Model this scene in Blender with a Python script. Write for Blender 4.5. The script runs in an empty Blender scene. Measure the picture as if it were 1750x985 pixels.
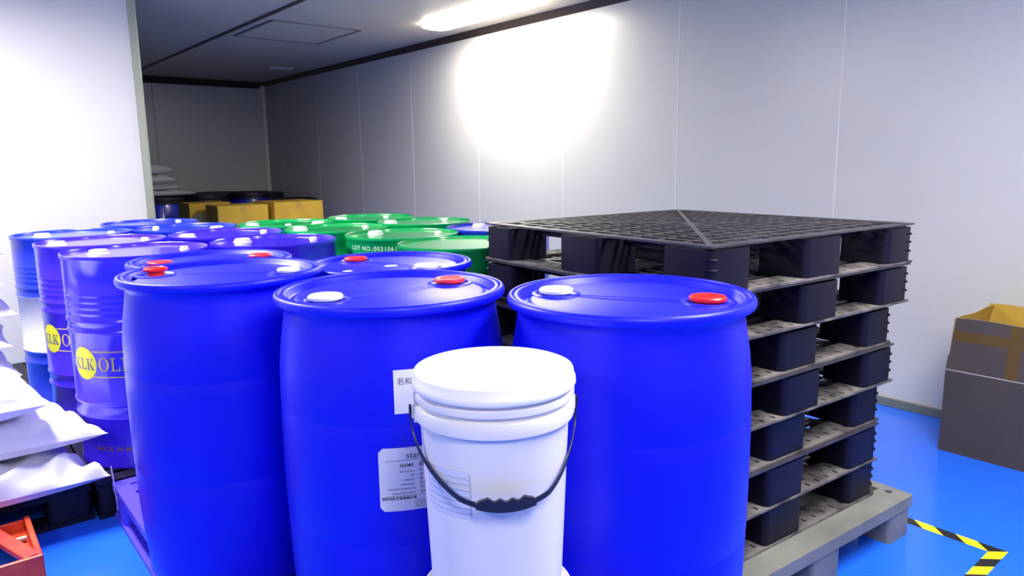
import bpy, bmesh, math, random
from mathutils import Vector, Matrix
C = bpy.context.scene.collection
PI = math.pi
random.seed(4)
TH = 0.694618                                   # the room is turned by this angle against the camera
BX, BY = math.cos(TH), math.sin(TH)             # B: across the room, towards the right wall
AX, AY = -math.sin(TH), math.cos(TH)            # A: along the right wall, towards the back wall
def W(a, b, z=0.0): return Vector((AX*a + BX*b, AY*a + BY*b, z))
CEIL = 2.568; WR = 4.107; WB = 10.485; WL_A = 5.65; WL_B = 1.355

# ------------------------------------------------------------------ camera, world, lights, exposure
PITCH, ROLL = 0.1723459, -0.0133390
cam_d = bpy.data.cameras.new('camera'); cam = bpy.data.objects.new('camera', cam_d); C.objects.link(cam)
f = Vector((0, math.cos(PITCH), -math.sin(PITCH))); r = Vector((1, 0, 0)); u = r.cross(f)
r2 = r*math.cos(ROLL) + u*math.sin(ROLL); u2 = -r*math.sin(ROLL) + u*math.cos(ROLL)
M = Matrix((r2, u2, -f)).transposed().to_4x4(); M.translation = Vector((0, 0, 1.38))
cam.matrix_world = M
cam_d.sensor_width = 36.0; cam_d.lens = 1223.78/1750*36.0; cam_d.clip_start = 0.05
bpy.context.scene.camera = cam
vs = bpy.context.scene.view_settings
vs.view_transform = 'Standard'; vs.look = 'None'; vs.gamma = 1.0; vs.use_curve_mapping = False
vs.exposure = 0.55
world = bpy.data.worlds.new('world'); bpy.context.scene.world = world; world.use_nodes = True
world.node_tree.nodes['Background'].inputs[0].default_value = (0.75, 0.82, 1, 1)
world.node_tree.nodes['Background'].inputs[1].default_value = 0.05
# ceiling lamps: (a, b, length along A, width, emission strength)
LAMPS = [(4.78, 3.66, 1.25, 0.26, 52.0),        # the one in view, close to the right wall
         (3.90, 0.10, 1.25, 0.26, 112.0),        # over the left drums, before the partition
         (-0.75, 0.10, 1.25, 0.26, 36.0),       # behind the camera
         (0.9, -1.7, 1.25, 0.26, 24.0),
         (0.2, 2.1, 1.25, 0.26, 74.0)]

# ------------------------------------------------------------------ materials
def mat(name, col, rough=0.5, spec=0.5, metal=0.0, cior=1.5, ecol=(1, 0.945, 0.85), bump=0.0, bscale=60, vary=0.0, vscale=4, coat=0.0, emit=0, sss=0.0, coatr=0.1, col2=None):
    m = bpy.data.materials.new(name); m.use_nodes = True; nt = m.node_tree; b = nt.nodes['Principled BSDF']
    b.inputs['Base Color'].default_value = (*col, 1); b.inputs['Roughness'].default_value = rough
    b.inputs['Specular IOR Level'].default_value = spec; b.inputs['Metallic'].default_value = metal
    b.inputs['Coat Weight'].default_value = coat; b.inputs['Coat IOR'].default_value = cior; b.inputs['Coat Roughness'].default_value = coatr
    tc = nt.nodes.new('ShaderNodeTexCoord')
    if vary or col2:
        n = nt.nodes.new('ShaderNodeTexNoise'); n.inputs['Scale'].default_value = vscale; n.inputs['Detail'].default_value = 6
        nt.links.new(tc.outputs['Object'], n.inputs['Vector'])
        mx = nt.nodes.new('ShaderNodeMix'); mx.data_type = 'RGBA'
        mx.inputs[6].default_value = (*col, 1)
        mx.inputs[7].default_value = (*(col2 or [c*(1-vary) for c in col]), 1)
        rp = nt.nodes.new('ShaderNodeMapRange'); rp.inputs[1].default_value = .35; rp.inputs[2].default_value = .68
        nt.links.new(n.outputs[0], rp.inputs[0]); nt.links.new(rp.outputs[0], mx.inputs[0]); nt.links.new(mx.outputs[2], b.inputs['Base Color'])
    if bump:
        n2 = nt.nodes.new('ShaderNodeTexNoise'); n2.inputs['Scale'].default_value = bscale; n2.inputs['Detail'].default_value = 4
        nt.links.new(tc.outputs['Object'], n2.inputs['Vector'])
        bp = nt.nodes.new('ShaderNodeBump'); bp.inputs['Strength'].default_value = bump; bp.inputs['Distance'].default_value = 0.002
        nt.links.new(n2.outputs[0], bp.inputs['Height']); nt.links.new(bp.outputs[0], b.inputs['Normal'])
    if emit:
        b.inputs['Emission Color'].default_value = (*ecol, 1); b.inputs['Emission Strength'].default_value = emit
    return m
M_ = dict(
    wall=mat('painted_panel_wall', (.56, .565, .58), .33, .45, bump=.08, bscale=9, vary=.04, vscale=1.5),
    ceil=mat('painted_ceiling', (.56, .49, .39), .4, .4, bump=.05, bscale=9),
    seam=mat('panel_joint', (.70, .71, .73), .4),
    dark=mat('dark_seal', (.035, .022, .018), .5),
    alu=mat('aluminium_trim', (.33, .36, .29), .38, .5, metal=.35),
    alub=mat('grey_skirting', (.17, .2, .17), .45, .5, metal=.3),
    floor=mat('blue_epoxy_floor', (.016, .150, .96), .22, .5, bump=.05, bscale=25, vary=.06, vscale=3),
    drum=mat('blue_drum_plastic', (.001, .003, .76), .5, .12, bump=.12, bscale=170, coat=.85, coatr=.38, cior=1.38),
    drumtop=mat('blue_drum_plastic_top', (.03, .025, .92), .36, .5, bump=.2, bscale=170),
    klk=mat('violet_blue_paint', (.045, .018, .80), .2, .5, coat=.5, bump=.12, bscale=12),
    dblue=mat('deep_blue_paint', (.012, .035, .62), .25, .5, coat=.4, bump=.08, bscale=10),
    dblue2=mat('navy_blue_paint', (.008, .008, .36), .3, .5, coat=.3),
    bandw=mat('white_band_paint', (.72, .72, .74), .35, .5),
    green=mat('green_drum_paint', (.002, .38, .095), .24, .5, coat=.5, bump=.08, bscale=10),
    red=mat('red_cap_plastic', (.95, .012, .01), .4, .5),
    redp=mat('pinkish_red_cap_plastic', (.95, .03, .06), .4, .5),
    white=mat('white_plastic', (.88, .88, .90), .33, .5),
    pail=mat('white_pail_plastic', (.76, .75, .74), .36, .5, bump=.05, bscale=30),
    lid=mat('white_lid_plastic', (.86, .86, .88), .4, .5),
    paper=mat('label_paper', (.74, .75, .82), .5, .4),
    palelabel=mat('pale_label_film', (.55, .58, .78), .4, .4),
    ink=mat('black_ink', (.03, .03, .05), .6),
    greyink=mat('grey_ink', (.22, .22, .30), .6),
    yellow=mat('yellow_print', (.80, .82, .01), .4),
    gold=mat('gold_print', (.75, .55, .10), .4),
    brownink=mat('brown_print', (.30, .17, .12), .5),
    stencil=mat('pale_green_stencil', (.55, .85, .62), .5),
    black=mat('black_pallet_plastic', (.005, .004, .014), .45, .25, bump=.15, bscale=60),
    blacktop=mat('sheen_black_pallet_plastic', (.05, .046, .056), .34, .6, col2=(.02, .018, .026), vscale=9, bump=.15, bscale=60),  # same black plastic; lighter base colour stands in for its grazing gloss
    dusty=mat('dusty_pallet_plastic', (.17, .158, .16), .6, .3, col2=(.03, .027, .034), vscale=14, bump=.2, bscale=60),
    greyp=mat('grey_pallet_plastic', (.21, .215, .20), .5, .4, col2=(.15, .155, .15), vscale=7, bump=.2, bscale=80),
    violetp=mat('violet_blue_pallet_plastic', (.09, .06, .80), .4, .5, bump=.1, bscale=60),
    blackrub=mat('black_handle_plastic', (.012, .012, .022), .35, .5),
    sack=mat('white_woven_sack', (.84, .84, .87), .5, .35, bump=.25, bscale=35),
    sack2=mat('grey_white_sack', (.60, .60, .62), .5, .35, bump=.25, bscale=35),
    blueprint=mat('blue_print', (.12, .35, .9), .5),
    cord=mat('sack_cord', (.7, .65, .7), .7),
    redsteel=mat('red_steel_paint', (.62, .03, .03), .35, .5, col2=(.8, .10, .015), vscale=12, bump=.2, bscale=30),
    rawsteel=mat('bare_steel', (.5, .45, .4), .4, .5, metal=.6),
    carton=mat('yellow_brown_carton', (.66, .43, .05), .7, .2, col2=(.58, .36, .045), vscale=8),
    cartonlab=mat('pale_carton_label', (.52, .5, .2), .6),
    brown=mat('grey_brown_carton', (.078, .063, .06), .65, .25, col2=(.066, .055, .057), vscale=7),
    browni=mat('tan_carton_inside', (.50, .33, .06), .7, .2),
    tapeb=mat('brown_packing_tape', (.14, .08, .025), .25, .5),
    crease=mat('pale_crease', (.5, .45, .42), .6),
    darkdrum=mat('dark_lid_plastic', (.010, .009, .02), .4, .5),
    diff=None)

# ------------------------------------------------------------------ mesh helpers
class MB:
    def __init__(s): s.v = []; s.f = []; s.m = []
    def add(s, vs, fs, mi=0):
        n = len(s.v); s.v += [tuple(v) for v in vs]; s.f += [tuple(i+n for i in q) for q in fs]; s.m += [mi]*len(fs)
    def box(s, x0, y0, z0, x1, y1, z1, mi=0, rot=None):
        vs = [Vector((x, y, z)) for z in (z0, z1) for y in (y0, y1) for x in (x0, x1)]
        if rot:
            c = Vector(((x0+x1)/2, (y0+y1)/2, (z0+z1)/2)); R = Matrix.Rotation(rot, 3, 'Z'); vs = [c + R @ (v-c) for v in vs]
        s.add(vs, [(0, 2, 3, 1), (4, 5, 7, 6), (0, 1, 5, 4), (2, 6, 7, 3), (0, 4, 6, 2), (1, 3, 7, 5)], mi)
    def bar(s, p, q, w, z0, z1, mi=0):            # flat horizontal bar between two xy points
        p = Vector((*p, 0)); q = Vector((*q, 0)); d = (q-p).normalized(); n = Vector((-d.y, d.x, 0))*w/2
        vs = [a + b + Vector((0, 0, z)) for z in (z0, z1) for a, b in ((p, -n), (q, -n), (q, n), (p, n))]
        s.add(vs, [(0, 3, 2, 1), (4, 5, 6, 7), (0, 1, 5, 4), (1, 2, 6, 5), (2, 3, 7, 6), (3, 0, 4, 7)], mi)
    def prism(s, pts, z0, z1, mi=0):              # closed xy outline, counter-clockwise
        n = len(pts); vs = [(x, y, z0) for x, y in pts] + [(x, y, z1) for x, y in pts]
        s.add(vs, [tuple(range(n-1, -1, -1)), tuple(range(n, 2*n))] + [(i, (i+1) % n, n+(i+1) % n, n+i) for i in range(n)], mi)
    def lathe(s, prof, n=64, c=(0, 0, 0), mi=0, mf=None):
        vs = []; idx = []
        for (r, z) in prof:
            if r < 1e-6: idx.append([len(vs)]*n); vs.append((c[0], c[1], c[2]+z))
            else:
                idx.append(list(range(len(vs), len(vs)+n)))
                vs += [(c[0]+r*math.cos(2*PI*k/n), c[1]+r*math.sin(2*PI*k/n), c[2]+z) for k in range(n)]
        for j in range(len(prof)-1):
            fs = []
            for k in range(n):
                q = [idx[j][k], idx[j][(k+1) % n], idx[j+1][(k+1) % n], idx[j+1][k]]
                q2 = []
                for i in q:
                    if i not in q2: q2.append(i)
                if len(q2) > 2: fs.append(tuple(q2))
            base = len(s.v)
            s.f += [tuple(i+base for i in q) for q in fs]
            s.m += [mf((prof[j][1]+prof[j+1][1])/2) if mf else mi]*len(fs)
        s.v += vs
        return s
    def tube(s, pts, r, n=8, mi=0, flat=1.0):
        pts = [Vector(p) for p in pts]; rings = []
        for i, p in enumerate(pts):
            d = (pts[min(i+1, len(pts)-1)] - pts[max(i-1, 0)]).normalized()
            a = d.cross(Vector((0, 0, 1)));  a = a.normalized() if a.length > 1e-4 else Vector((1, 0, 0)); b = d.cross(a).normalized()
            rings.append([p + a*math.cos(2*PI*k/n)*r*flat + b*math.sin(2*PI*k/n)*r for k in range(n)])
        fs = [tuple(range(n-1, -1, -1)), tuple((len(pts)-1)*n+k for k in range(n))]
        for i in range(len(pts)-1):
            for k in range(n): fs.append((i*n+k, i*n+(k+1) % n, (i+1)*n+(k+1) % n, (i+1)*n+k))
        s.add([v for q in rings for v in q], fs, mi)
    def build(s, name, m, parent=None, loc=None, rz=0, smooth=False, bevel=0, auto=None):
        me = bpy.data.meshes.new(name)
        me.from_pydata(s.v, [], s.f)
        for k in (m if isinstance(m, (list, tuple)) else [m]): me.materials.append(k)
        me.polygons.foreach_set('material_index', s.m)
        bm = bmesh.new(); bm.from_mesh(me); bmesh.ops.recalc_face_normals(bm, faces=bm.faces); bm.to_mesh(me); bm.free()
        if smooth:
            me.polygons.foreach_set('use_smooth', [True]*len(me.polygons))
            me.set_sharp_from_angle(angle=auto or math.radians(40))
        o = bpy.data.objects.new(name, me); C.objects.link(o)
        if parent: o.parent = parent
        if loc is not None: o.location = loc
        o.rotation_euler.z = rz
        if bevel:
            b = o.modifiers.new('bevel', 'BEVEL'); b.width = bevel; b.segments = 2; b.limit_method = 'ANGLE'
        return o
def empty(name, label, cat, loc, rz=0, group=None):
    o = bpy.data.objects.new(name, None); C.objects.link(o); o.location = loc; o.rotation_euler.z = rz
    return tag(o, label, cat, group)
def tag(o, label, cat, group=None, kind=None):
    o['label'] = label; o['category'] = cat
    if group: o['group'] = group
    if kind: o['kind'] = kind
    return o
def struct(o, label=None):
    o['kind'] = 'structure'
    if label: o['label'] = label
    return o
def copy_tree(o, parent=None, ren=None):
    c = o.copy(); C.objects.link(c); c.parent = parent
    for ch in list(o.children): copy_tree(ch, c)
    return c

def text_geo(s, size, bold=0.0, space=1.0):
    cu = bpy.data.curves.new('lettering', 'FONT'); cu.body = s; cu.size = size; cu.offset = bold; cu.space_character = space; cu.resolution_u = 3
    cu.align_x = 'LEFT'
    ob = bpy.data.objects.new('lettering', cu); C.objects.link(ob)
    dg = bpy.context.evaluated_depsgraph_get(); me = ob.evaluated_get(dg).to_mesh()
    vs = [(v.co.x, v.co.y) for v in me.vertices]; fs = [tuple(p.vertices) for p in me.polygons]
    ob.evaluated_get(dg).to_mesh_clear(); bpy.data.objects.remove(ob); bpy.data.curves.remove(cu)
    return vs, fs
def wrapv(x, y, R, ang, z0): a = ang + x/R; return (R*math.cos(a), R*math.sin(a), z0+y)
def wrap_add(mb, vs, fs, R, ang, z0, dx=0, dy=0, mi=0, rfun=None):
    mb.add([wrapv(x+dx, y+dy, (rfun(z0+y+dy) if rfun else R), ang, z0) if not rfun else
            (rfun(z0+y+dy)*math.cos(ang+(x+dx)/R), rfun(z0+y+dy)*math.sin(ang+(x+dx)/R), z0+y+dy) for x, y in vs], fs, mi)
def wrap_text(mb, s, size, R, ang, z0, dx=0, dy=0, bold=0, mi=0, rfun=None, right=False, space=1.0):
    vs, fs = text_geo(s, size, bold, space)
    if not vs: return
    if right: mx = max(v[0] for v in vs); dx = dx - mx
    wrap_add(mb, vs, fs, R, ang, z0, dx, dy, mi, rfun)
def wrap_patch(mb, x0, y0, x1, y1, R, ang, z0, t=.0008, rad=0.0, mi=0, rfun=None, n=16):
    """curved thin label with optional rounded corners"""
    pts = []
    for i in range(n+1):
        x = x0 + (x1-x0)*i/n; e = min(x-x0, x1-x); k = rad - math.sqrt(max(rad*rad-(rad-e)**2, 0)) if e < rad else 0
        pts.append((x, y0+k, y1-k))
    m = 6
    def P(x, y, off):
        rr = (rfun(z0+y) if rfun else R) + off; a = ang + x/R; return (rr*math.cos(a), rr*math.sin(a), z0+y)
    vs = []; 
    for off in (0, t):
        for (x, a, b) in pts:
            for j in range(m+1): vs.append(P(x, a+(b-a)*j/m, off))
    N = (n+1)*(m+1); fs = []
    for i in range(n):
        for j in range(m):
            a = i*(m+1)+j; q = (a, a+m+1, a+m+2, a+1); fs.append(tuple(k+N for k in q)); fs.append(tuple(reversed(q)))
    for j in range(m):
        for i0 in (0, n): a = i0*(m+1)+j; fs.append((a, a+1, a+1+N, a+N))
    for i in range(n):
        for j0 in (0, m): a = i*(m+1)+j0; fs.append((a, a+m+1, a+m+1+N, a+N))
    mb.add(vs, fs, mi)

# ------------------------------------------------------------------ the room
def room_box(name, a0, b0, z0, a1, b1, z1, m):
    mb = MB(); mb.box(b0, a0, z0, b1, a1, z1)
    return mb.build(name, m, rz=TH)
A0, B0 = -3.2, -3.4
struct(room_box('floor', A0, B0, -.1, WB+.1, WR+.1, 0, M_['floor']), 'glossy blue epoxy floor')
struct(room_box('ceiling', A0, B0, CEIL, WB+.1, WR+.1, CEIL+.1, M_['ceil']), 'grey panel ceiling')
w = room_box('wall_right', A0, WR, 0, WB+.1, WR+.1, CEIL, M_['wall']); struct(w, 'long light grey panel wall on the right')
mb = MB()
for k in range(-4, 8):
    a = 2.005 + k*1.128
    mb.box(WR-.0012, a-.004, .045, WR+.001, a+.004, CEIL-.05)
mb.build('panel_joint', M_['seam'], w, rz=0)
w = room_box('wall_back', WB, B0, 0, WB+.1, WR, CEIL, M_['wall']); struct(w, 'far end wall in shade')
mb = MB()
for b in (2.62,): mb.box(b-.004, WB-.0012, .045, b+.004, WB+.001, CEIL-.05)
mb.build('panel_joint', M_['alub'], w)
w = room_box('wall_left', WL_A, B0, 0, WL_A+.09, WL_B-.02, CEIL, M_['wall']); struct(w, 'bright white partition wall on the left')
struct(room_box('wall_front', A0-.1, B0-.1, 0, A0, WR+.1, CEIL, M_['wall']), 'wall behind the camera')
struct(room_box('wall_side', A0, B0-.1, 0, WB+.1, B0, CEIL, M_['wall']), 'outer left wall out of the picture')
# aluminium end post of the partition
mb = MB(); mb.prism([(WL_B-.055, WL_A-.012), (WL_B-.01, WL_A-.012), (WL_B, WL_A-.004), (WL_B, WL_A+.094), (WL_B-.01, WL_A+.102), (WL_B-.055, WL_A+.102),
                     (WL_B-.055, WL_A+.0905), (WL_B-.0195, WL_A+.0905), (WL_B-.0195, WL_A-.0005), (WL_B-.055, WL_A-.0005)], 0, CEIL)
struct(mb.build('trim_1', M_['alu'], rz=TH), 'grey green aluminium end trim of the partition')
# corner trim between the back and right walls, dark coves at the ceiling
mb = MB(); mb.prism([(WR-.06, WB-.002), (WR-.045, WB-.03), (WR-.03, WB-.045), (WR-.002, WB-.06), (WR-.001, WB-.001)], 0, CEIL-.05)
struct(mb.build('trim_2', mat('pale_corner_trim', (.85, .80, .72), .3), rz=TH), 'pale corner trim of the far corner')
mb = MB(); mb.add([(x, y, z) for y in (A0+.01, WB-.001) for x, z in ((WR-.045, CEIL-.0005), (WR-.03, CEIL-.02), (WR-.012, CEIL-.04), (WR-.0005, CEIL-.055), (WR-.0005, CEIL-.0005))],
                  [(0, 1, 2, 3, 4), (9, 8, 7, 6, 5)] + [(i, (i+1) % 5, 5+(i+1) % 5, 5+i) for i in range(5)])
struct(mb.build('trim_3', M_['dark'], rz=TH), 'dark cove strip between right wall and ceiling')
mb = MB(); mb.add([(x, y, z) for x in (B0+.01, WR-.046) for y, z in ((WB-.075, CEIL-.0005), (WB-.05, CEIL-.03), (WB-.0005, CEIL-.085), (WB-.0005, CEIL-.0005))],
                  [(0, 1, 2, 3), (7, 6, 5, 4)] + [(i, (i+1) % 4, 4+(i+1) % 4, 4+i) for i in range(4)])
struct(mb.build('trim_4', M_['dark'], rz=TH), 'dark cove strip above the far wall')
struct(room_box('trim_5', A0+.01, 2.335, CEIL-.008, WB-.08, 2.37, CEIL-.0004, M_['dark']), 'dark joint line along the ceiling')
mb = MB(); mb.prism([(WR-.012, A0+.01), (WR-.0005, A0+.01), (WR-.0005, WB-.065), (WR-.012, WB-.065)], 0, .05)
struct(mb.build('baseboard_right', M_['alub'], rz=TH, bevel=.003), 'grey skirting along the right wall')
# access hatch in the ceiling
t = empty('ceiling_hatch', 'square access hatch with a dark frame line in the ceiling', 'ceiling hatch', W(6.42, 2.86, CEIL), TH)
x0, x1, y0, y1 = -.41, .41, -.46, .46
mb = MB()
for q in ((x0, y0, x1, y0+.025), (x0, y1-.025, x1, y1), (x0, y0+.025, x0+.025, y1-.025), (x1-.025, y0+.025, x1, y1-.025)): mb.box(q[0], q[1], -.008, q[2], q[3], -.0004)
mb.build('frame', mat('hatch_frame_paint', (.13, .115, .115), .4), t)
mb = MB(); mb.box(x0+.026, y0+.026, -.005, x1-.026, y1-.026, -.0004); mb.build('panel', M_['ceil'], t)

# ------------------------------------------------------------------ ceiling lamps
def lamp(a, b, L, w_, s, label, ecol=(1, 0.945, 0.85)):
    t = empty('ceiling_lamp', label, 'ceiling lamp', W(a, b, CEIL), TH, 'fluorescent lamps on the ceiling')
    mb = MB(); mb.box(-w_/2+.01, -L/2+.01, -.03, w_/2-.01, L/2-.01, -.0005); mb.build('housing', M_['white'], t, bevel=.004)
    mb = MB(); n = 10; pts = [(-w_/2+w_*k/n, -.031-.012*math.sin(PI*k/n)) for k in range(n+1)]
    vs = [(x, y, z) for y in (-L/2, L/2) for x, z in pts]; m = n+1
    fs = [(k, k+1, m+k+1, m+k) for k in range(n)] + [tuple(range(m)), tuple(range(2*m-1, m-1, -1)), (0, m, 2*m-1, m-1)]
    mb.add(vs, fs); mb.build('diffuser', mat('lit_lamp_diffuser', (.9, .9, .9), .4, emit=s, ecol=ecol), t)
    return t
LL = ['glowing fluorescent ceiling lamp beside the long right wall', 'ceiling lamp over the steel drums before the white partition',
      'ceiling lamp behind the camera', 'ceiling lamp behind the camera near the outer left wall', 'ceiling lamp behind the camera near the right wall']
for l, lb in zip(LAMPS, LL): lamp(*l, lb, (1, .92, .76) if l is LAMPS[0] else (1, .945, .85))
# small unlit fitting far back
t = empty('ceiling_lamp', 'small unlit lamp fitting on the ceiling in the dark far corner', 'ceiling lamp', W(8.7, 3.64, CEIL), TH)
mb = MB(); mb.box(-.16, -.05, -.02, .16, .05, -.0005); mb.build('housing', M_['ceil'], t, bevel=.005)
mb = MB(); mb.box(-.14, -.035, -.028, .14, .035, -.0205); mb.build('diffuser', M_['bandw'], t, bevel=.003)

# ------------------------------------------------------------------ pallets
def rrect(x0, y0, x1, y1, r=.012, n=3):
    P = []
    for cx, cy, a in ((x1-r, y0+r, -90), (x1-r, y1-r, 0), (x0+r, y1-r, 90), (x0+r, y0+r, 180)):
        P += [(cx+r*math.cos(math.radians(a+90*k/n)), cy+r*math.sin(math.radians(a+90*k/n))) for k in range(n+1)]
    return P
def grid_deck(S, z0, z1):
    """square deck of nested slats in four triangles, with diagonal ribs and short cross ribs"""
    mb = MB(); h = S/2; k = 0; d = 0.0
    pitch = .060; bw = .014
    # rim
    for q in ((-h, -h, h, -h+.016), (-h, h-.016, h, h), (-h, -h+.016, -h+.016, h-.016), (h-.016, -h+.016, h, h-.016)): mb.box(q[0], q[1], z1-.006, q[2], q[3], z1)
    r = h-.016-.012
    while r > .05:
        for q in ((-r, -r, r, -r+bw), (-r, r-bw, r, r), (-r, -r+bw, -r+bw, r-bw), (r-bw, -r+bw, r, r-bw)): mb.box(q[0], q[1], z0+.002, q[2], q[3], z1-.001)
        k += 1; r -= pitch
    for sx in (1, -1): mb.bar((-h+.02, -sx*(h-.02)), (h-.02, sx*(h-.02)), .017, z0+.002, z1+.0006)
    # short ribs across the slats
    r = h-.022; j = 0
    while r > .09:
        n = max(1, int((2*r-.1)/.10)); off = .0 if j % 2 else .05
        for i in range(n+1):
            t = -r+.07+off+i*.10
            if t > r-.07: break
            for q in ((t, -r+.002), (t, r-.060)): mb.box(q[0]-.006, q[1], z0+.004, q[0]+.006, q[1]+.058, z1-.0022)
            for q in ((-r+.002, t), (r-.060, t)): mb.box(q[0], q[1]-.006, z0+.004, q[0]+.058, q[1]+.006, z1-.0022)
        r -= .060; j += 1
    # solid pads
    mb.box(-.045, -.045, z0+.004, .045, .045, z1-.0014)
    return mb
def slot_strip(mb, x0, y0, x1, y1, z0, z1):
    """a runner pierced by two staggered rows of short slots"""
    alongx = (x1-x0) > (y1-y0); L = (x1-x0) if alongx else (y1-y0); Wd = (y1-y0) if alongx else (x1-x0)
    def bx(s0, t0, s1, t1):
        if alongx: mb.box(x0+s0, y0+t0, z0, x0+s1, y0+t1, z1)
        else: mb.box(x0+t0, y0+s0, z0, x0+t1, y0+s1, z1)
    sl = .022; rows = [(Wd*.22, Wd*.22+sl), (Wd*.62, Wd*.62+sl)]
    bx(0, 0, L, rows[0][0]); bx(0, rows[0][1], L, rows[1][0]); bx(0, rows[1][1], L, Wd)
    for j, (t0, t1) in enumerate(rows):
        s = 0.0; first = .03 + (.025 if j else 0)
        while s < L:
            e = min(L, s + (first if s == 0 else .045)); bx(s, t0, e, t1); s = e + .011
def blocks(S, z0, z1, xs=(.18, .20, .165), rib=True):
    h = S/2; out = []
    pos = [(-h+.002, -h+.002+xs[0]), (-xs[1]/2, xs[1]/2), (h-.002-xs[2], h-.002)]
    for i, (a0, a1) in enumerate(pos):
        for j, (b0, b1) in enumerate(pos):
            mb = MB(); g = .05 if i == 1 and j == 1 else 0; mb.prism(rrect(a0-g, b0-g, a1+g, b1+g, .022, 4), z0, z1)
            if rib and i != 1 and j != 1:          # three little grip ribs round each outer corner
                cx = a0+.022 if i == 0 else a1-.022; cy = b0+.022 if j == 0 else b1-.022
                a = {(0, 0): 180, (2, 0): 270, (2, 2): 0, (0, 2): 90}[(i, j)]
                for zz in (.30, .56, .80):
                    z = z0+(z1-z0)*zz
                    pts = [(cx+.026*math.cos(math.radians(a+90*k/6)), cy+.026*math.sin(math.radians(a+90*k/6)), z) for k in range(7)]
                    mb.tube(pts, .0028, 6)
            out.append(mb)
    return out
def stack_pallet(label, loc, rz, S=1.1, H=.1427, group=None, mats=('blacktop', 'black', 'dusty')):
    t = empty('pallet', label, 'pallet', loc, rz, group)
    grid_deck(S, H-.0145, H-.0012).build('top_deck', M_[mats[0]], t)
    for b in blocks(S, .0072, H-.0150): b.build('block', M_[mats[1]], t, smooth=True)
    h = S/2; mb = MB(); z0, z1 = .0005, .0065; w_ = .095
    for q in ((-h, -h, h, -h+w_), (-h, h-w_, h, h)): slot_strip(mb, q[0], q[1], q[2], q[3], z0, z1)
    for q in ((-h, -h+w_, -h+w_, h-w_), (h-w_, -h+w_, h, h-w_)):
        slot_strip(mb, *q[:2], *q[2:], z0, z1)
    for q in ((-h, -h-.003, h, -h), (-h, h, h, h+.003), (-h-.003, -h, -h, h), (h, -h, h+.003, h)): mb.box(q[0], q[1], z0, q[2], q[3], z1+.001)
    mb.build('bottom_deck', M_[mats[2]], t)
    mb = MB()
    for q in ((-h+w_, -.06, h-w_, .06), (-.06, -h+w_, .06, -.06), (-.06, .06, .06, h-w_)): mb.box(q[0], q[1], z0, q[2], q[3], z1)
    mb.build('bottom_runner', M_[mats[1]], t)
    mb = MB()                                      # hanging lip under the top deck, added to keep the openings dark
    for q in ((-h+.185, -h+.12, h-.17, -h+.124), (-h+.185, h-.124, h-.17, h-.12), (-h+.12, -h+.185, -h+.124, h-.17), (h-.124, -h+.185, h-.12, h-.17)): mb.box(q[0], q[1], H-.045, q[2], q[3], H-.0147)
    mb.build('shade_lip', M_[mats[1]], t)
    return t
SY = 0.617318; SA = Vector((-math.sin(SY), math.cos(SY), 0)); SB = Vector((math.cos(SY), math.sin(SY), 0)); SF = Vector((.53607, 1.90673, 0))
def from_front(front, S=1.1): return front + SA*S/2 + SB*S/2
ORD = ['topmost', 'second from the top', 'third from the top', 'fourth from the top', 'fifth from the top', 'sixth from the top', 'lowest']
shift = [0, .004, .085, .075, .12, .14, .125]
zz = 1.1541
base_p = None
for k in range(7):
    zz -= .1427
    c = from_front(SF - SB*shift[k] + SA*(.0, .0, .012, .0, .015, .0, .01)[k]) + Vector((0, 0, zz))
    lb = 'black plastic pallet of the tall stack, ' + ORD[k] + (' with its slatted deck open to view' if k == 0 else ' resting on the grey pallet' if k == 6 else '')
    if base_p is None: base_p = stack_pallet(lb, c, SY, group='black pallets of the tall stack')
    else:
        o = copy_tree(base_p); o.location = c; o['label'] = lb
        o.rotation_euler.z = SY + PI*(k % 2)
# grey nine-leg pallet at the bottom
GC = Vector((1.472, 2.471, 0)); S = 1.1
gc = GC - SB*S/2 + SA*S/2
t = empty('pallet', 'grey nine-legged plastic pallet on the floor under the tall black stack', 'pallet', gc, SY)
h = S/2; H = .1552
mb = MB(); z0, z1 = H-.045, H-.0008                # deck made of strips that leave square holes and a round one
cuts_y = [-h, -.40, -.36, -.02, .02, .36, .40, h]
mb.prism(rrect(-h, -h, h, -.446, .01), z0, z1)     # front edge band (no holes)
xs = [-h, -.50, -.445, -.060, -.015, .030, .078, .445, .50, h]
for i in range(0, len(xs)-1, 2): mb.box(xs[i], -.446, z0, xs[i+1], -.395, z1)
mb.box(-h, -.395, z0, h, .395, z1)
for i in range(0, len(xs)-1, 2): mb.box(xs[i], .395, z0, xs[i+1], .446, z1)
mb.prism(rrect(-h, .446, h, h, .01), z0, z1)
o = mb.build('deck', M_['greyp'], t)
for x in (-.504, .504):
    mb = MB(); mb.lathe([(0, 0), (.013, 0), (.013, .0006), (0, .0006)], 20, (x, -.482, z1-.0002)); mb.build('plug_hole', M_['ink'], t)
for x0, x1 in ((-h, -h+.15), (-.085, .085), (h-.15, h)):
    for y0, y1 in ((-h, -h+.13), (-.085, .085), (h-.13, h)):
        mb = MB(); a = .004
        mb.prism(rrect(x0+a, y0+a, x1-a, y1-a, .02, 4), 0, z0)
        if x0 < 0 or True:
            pass
        mb.build('leg', M_['greyp'], t, smooth=True)

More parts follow.
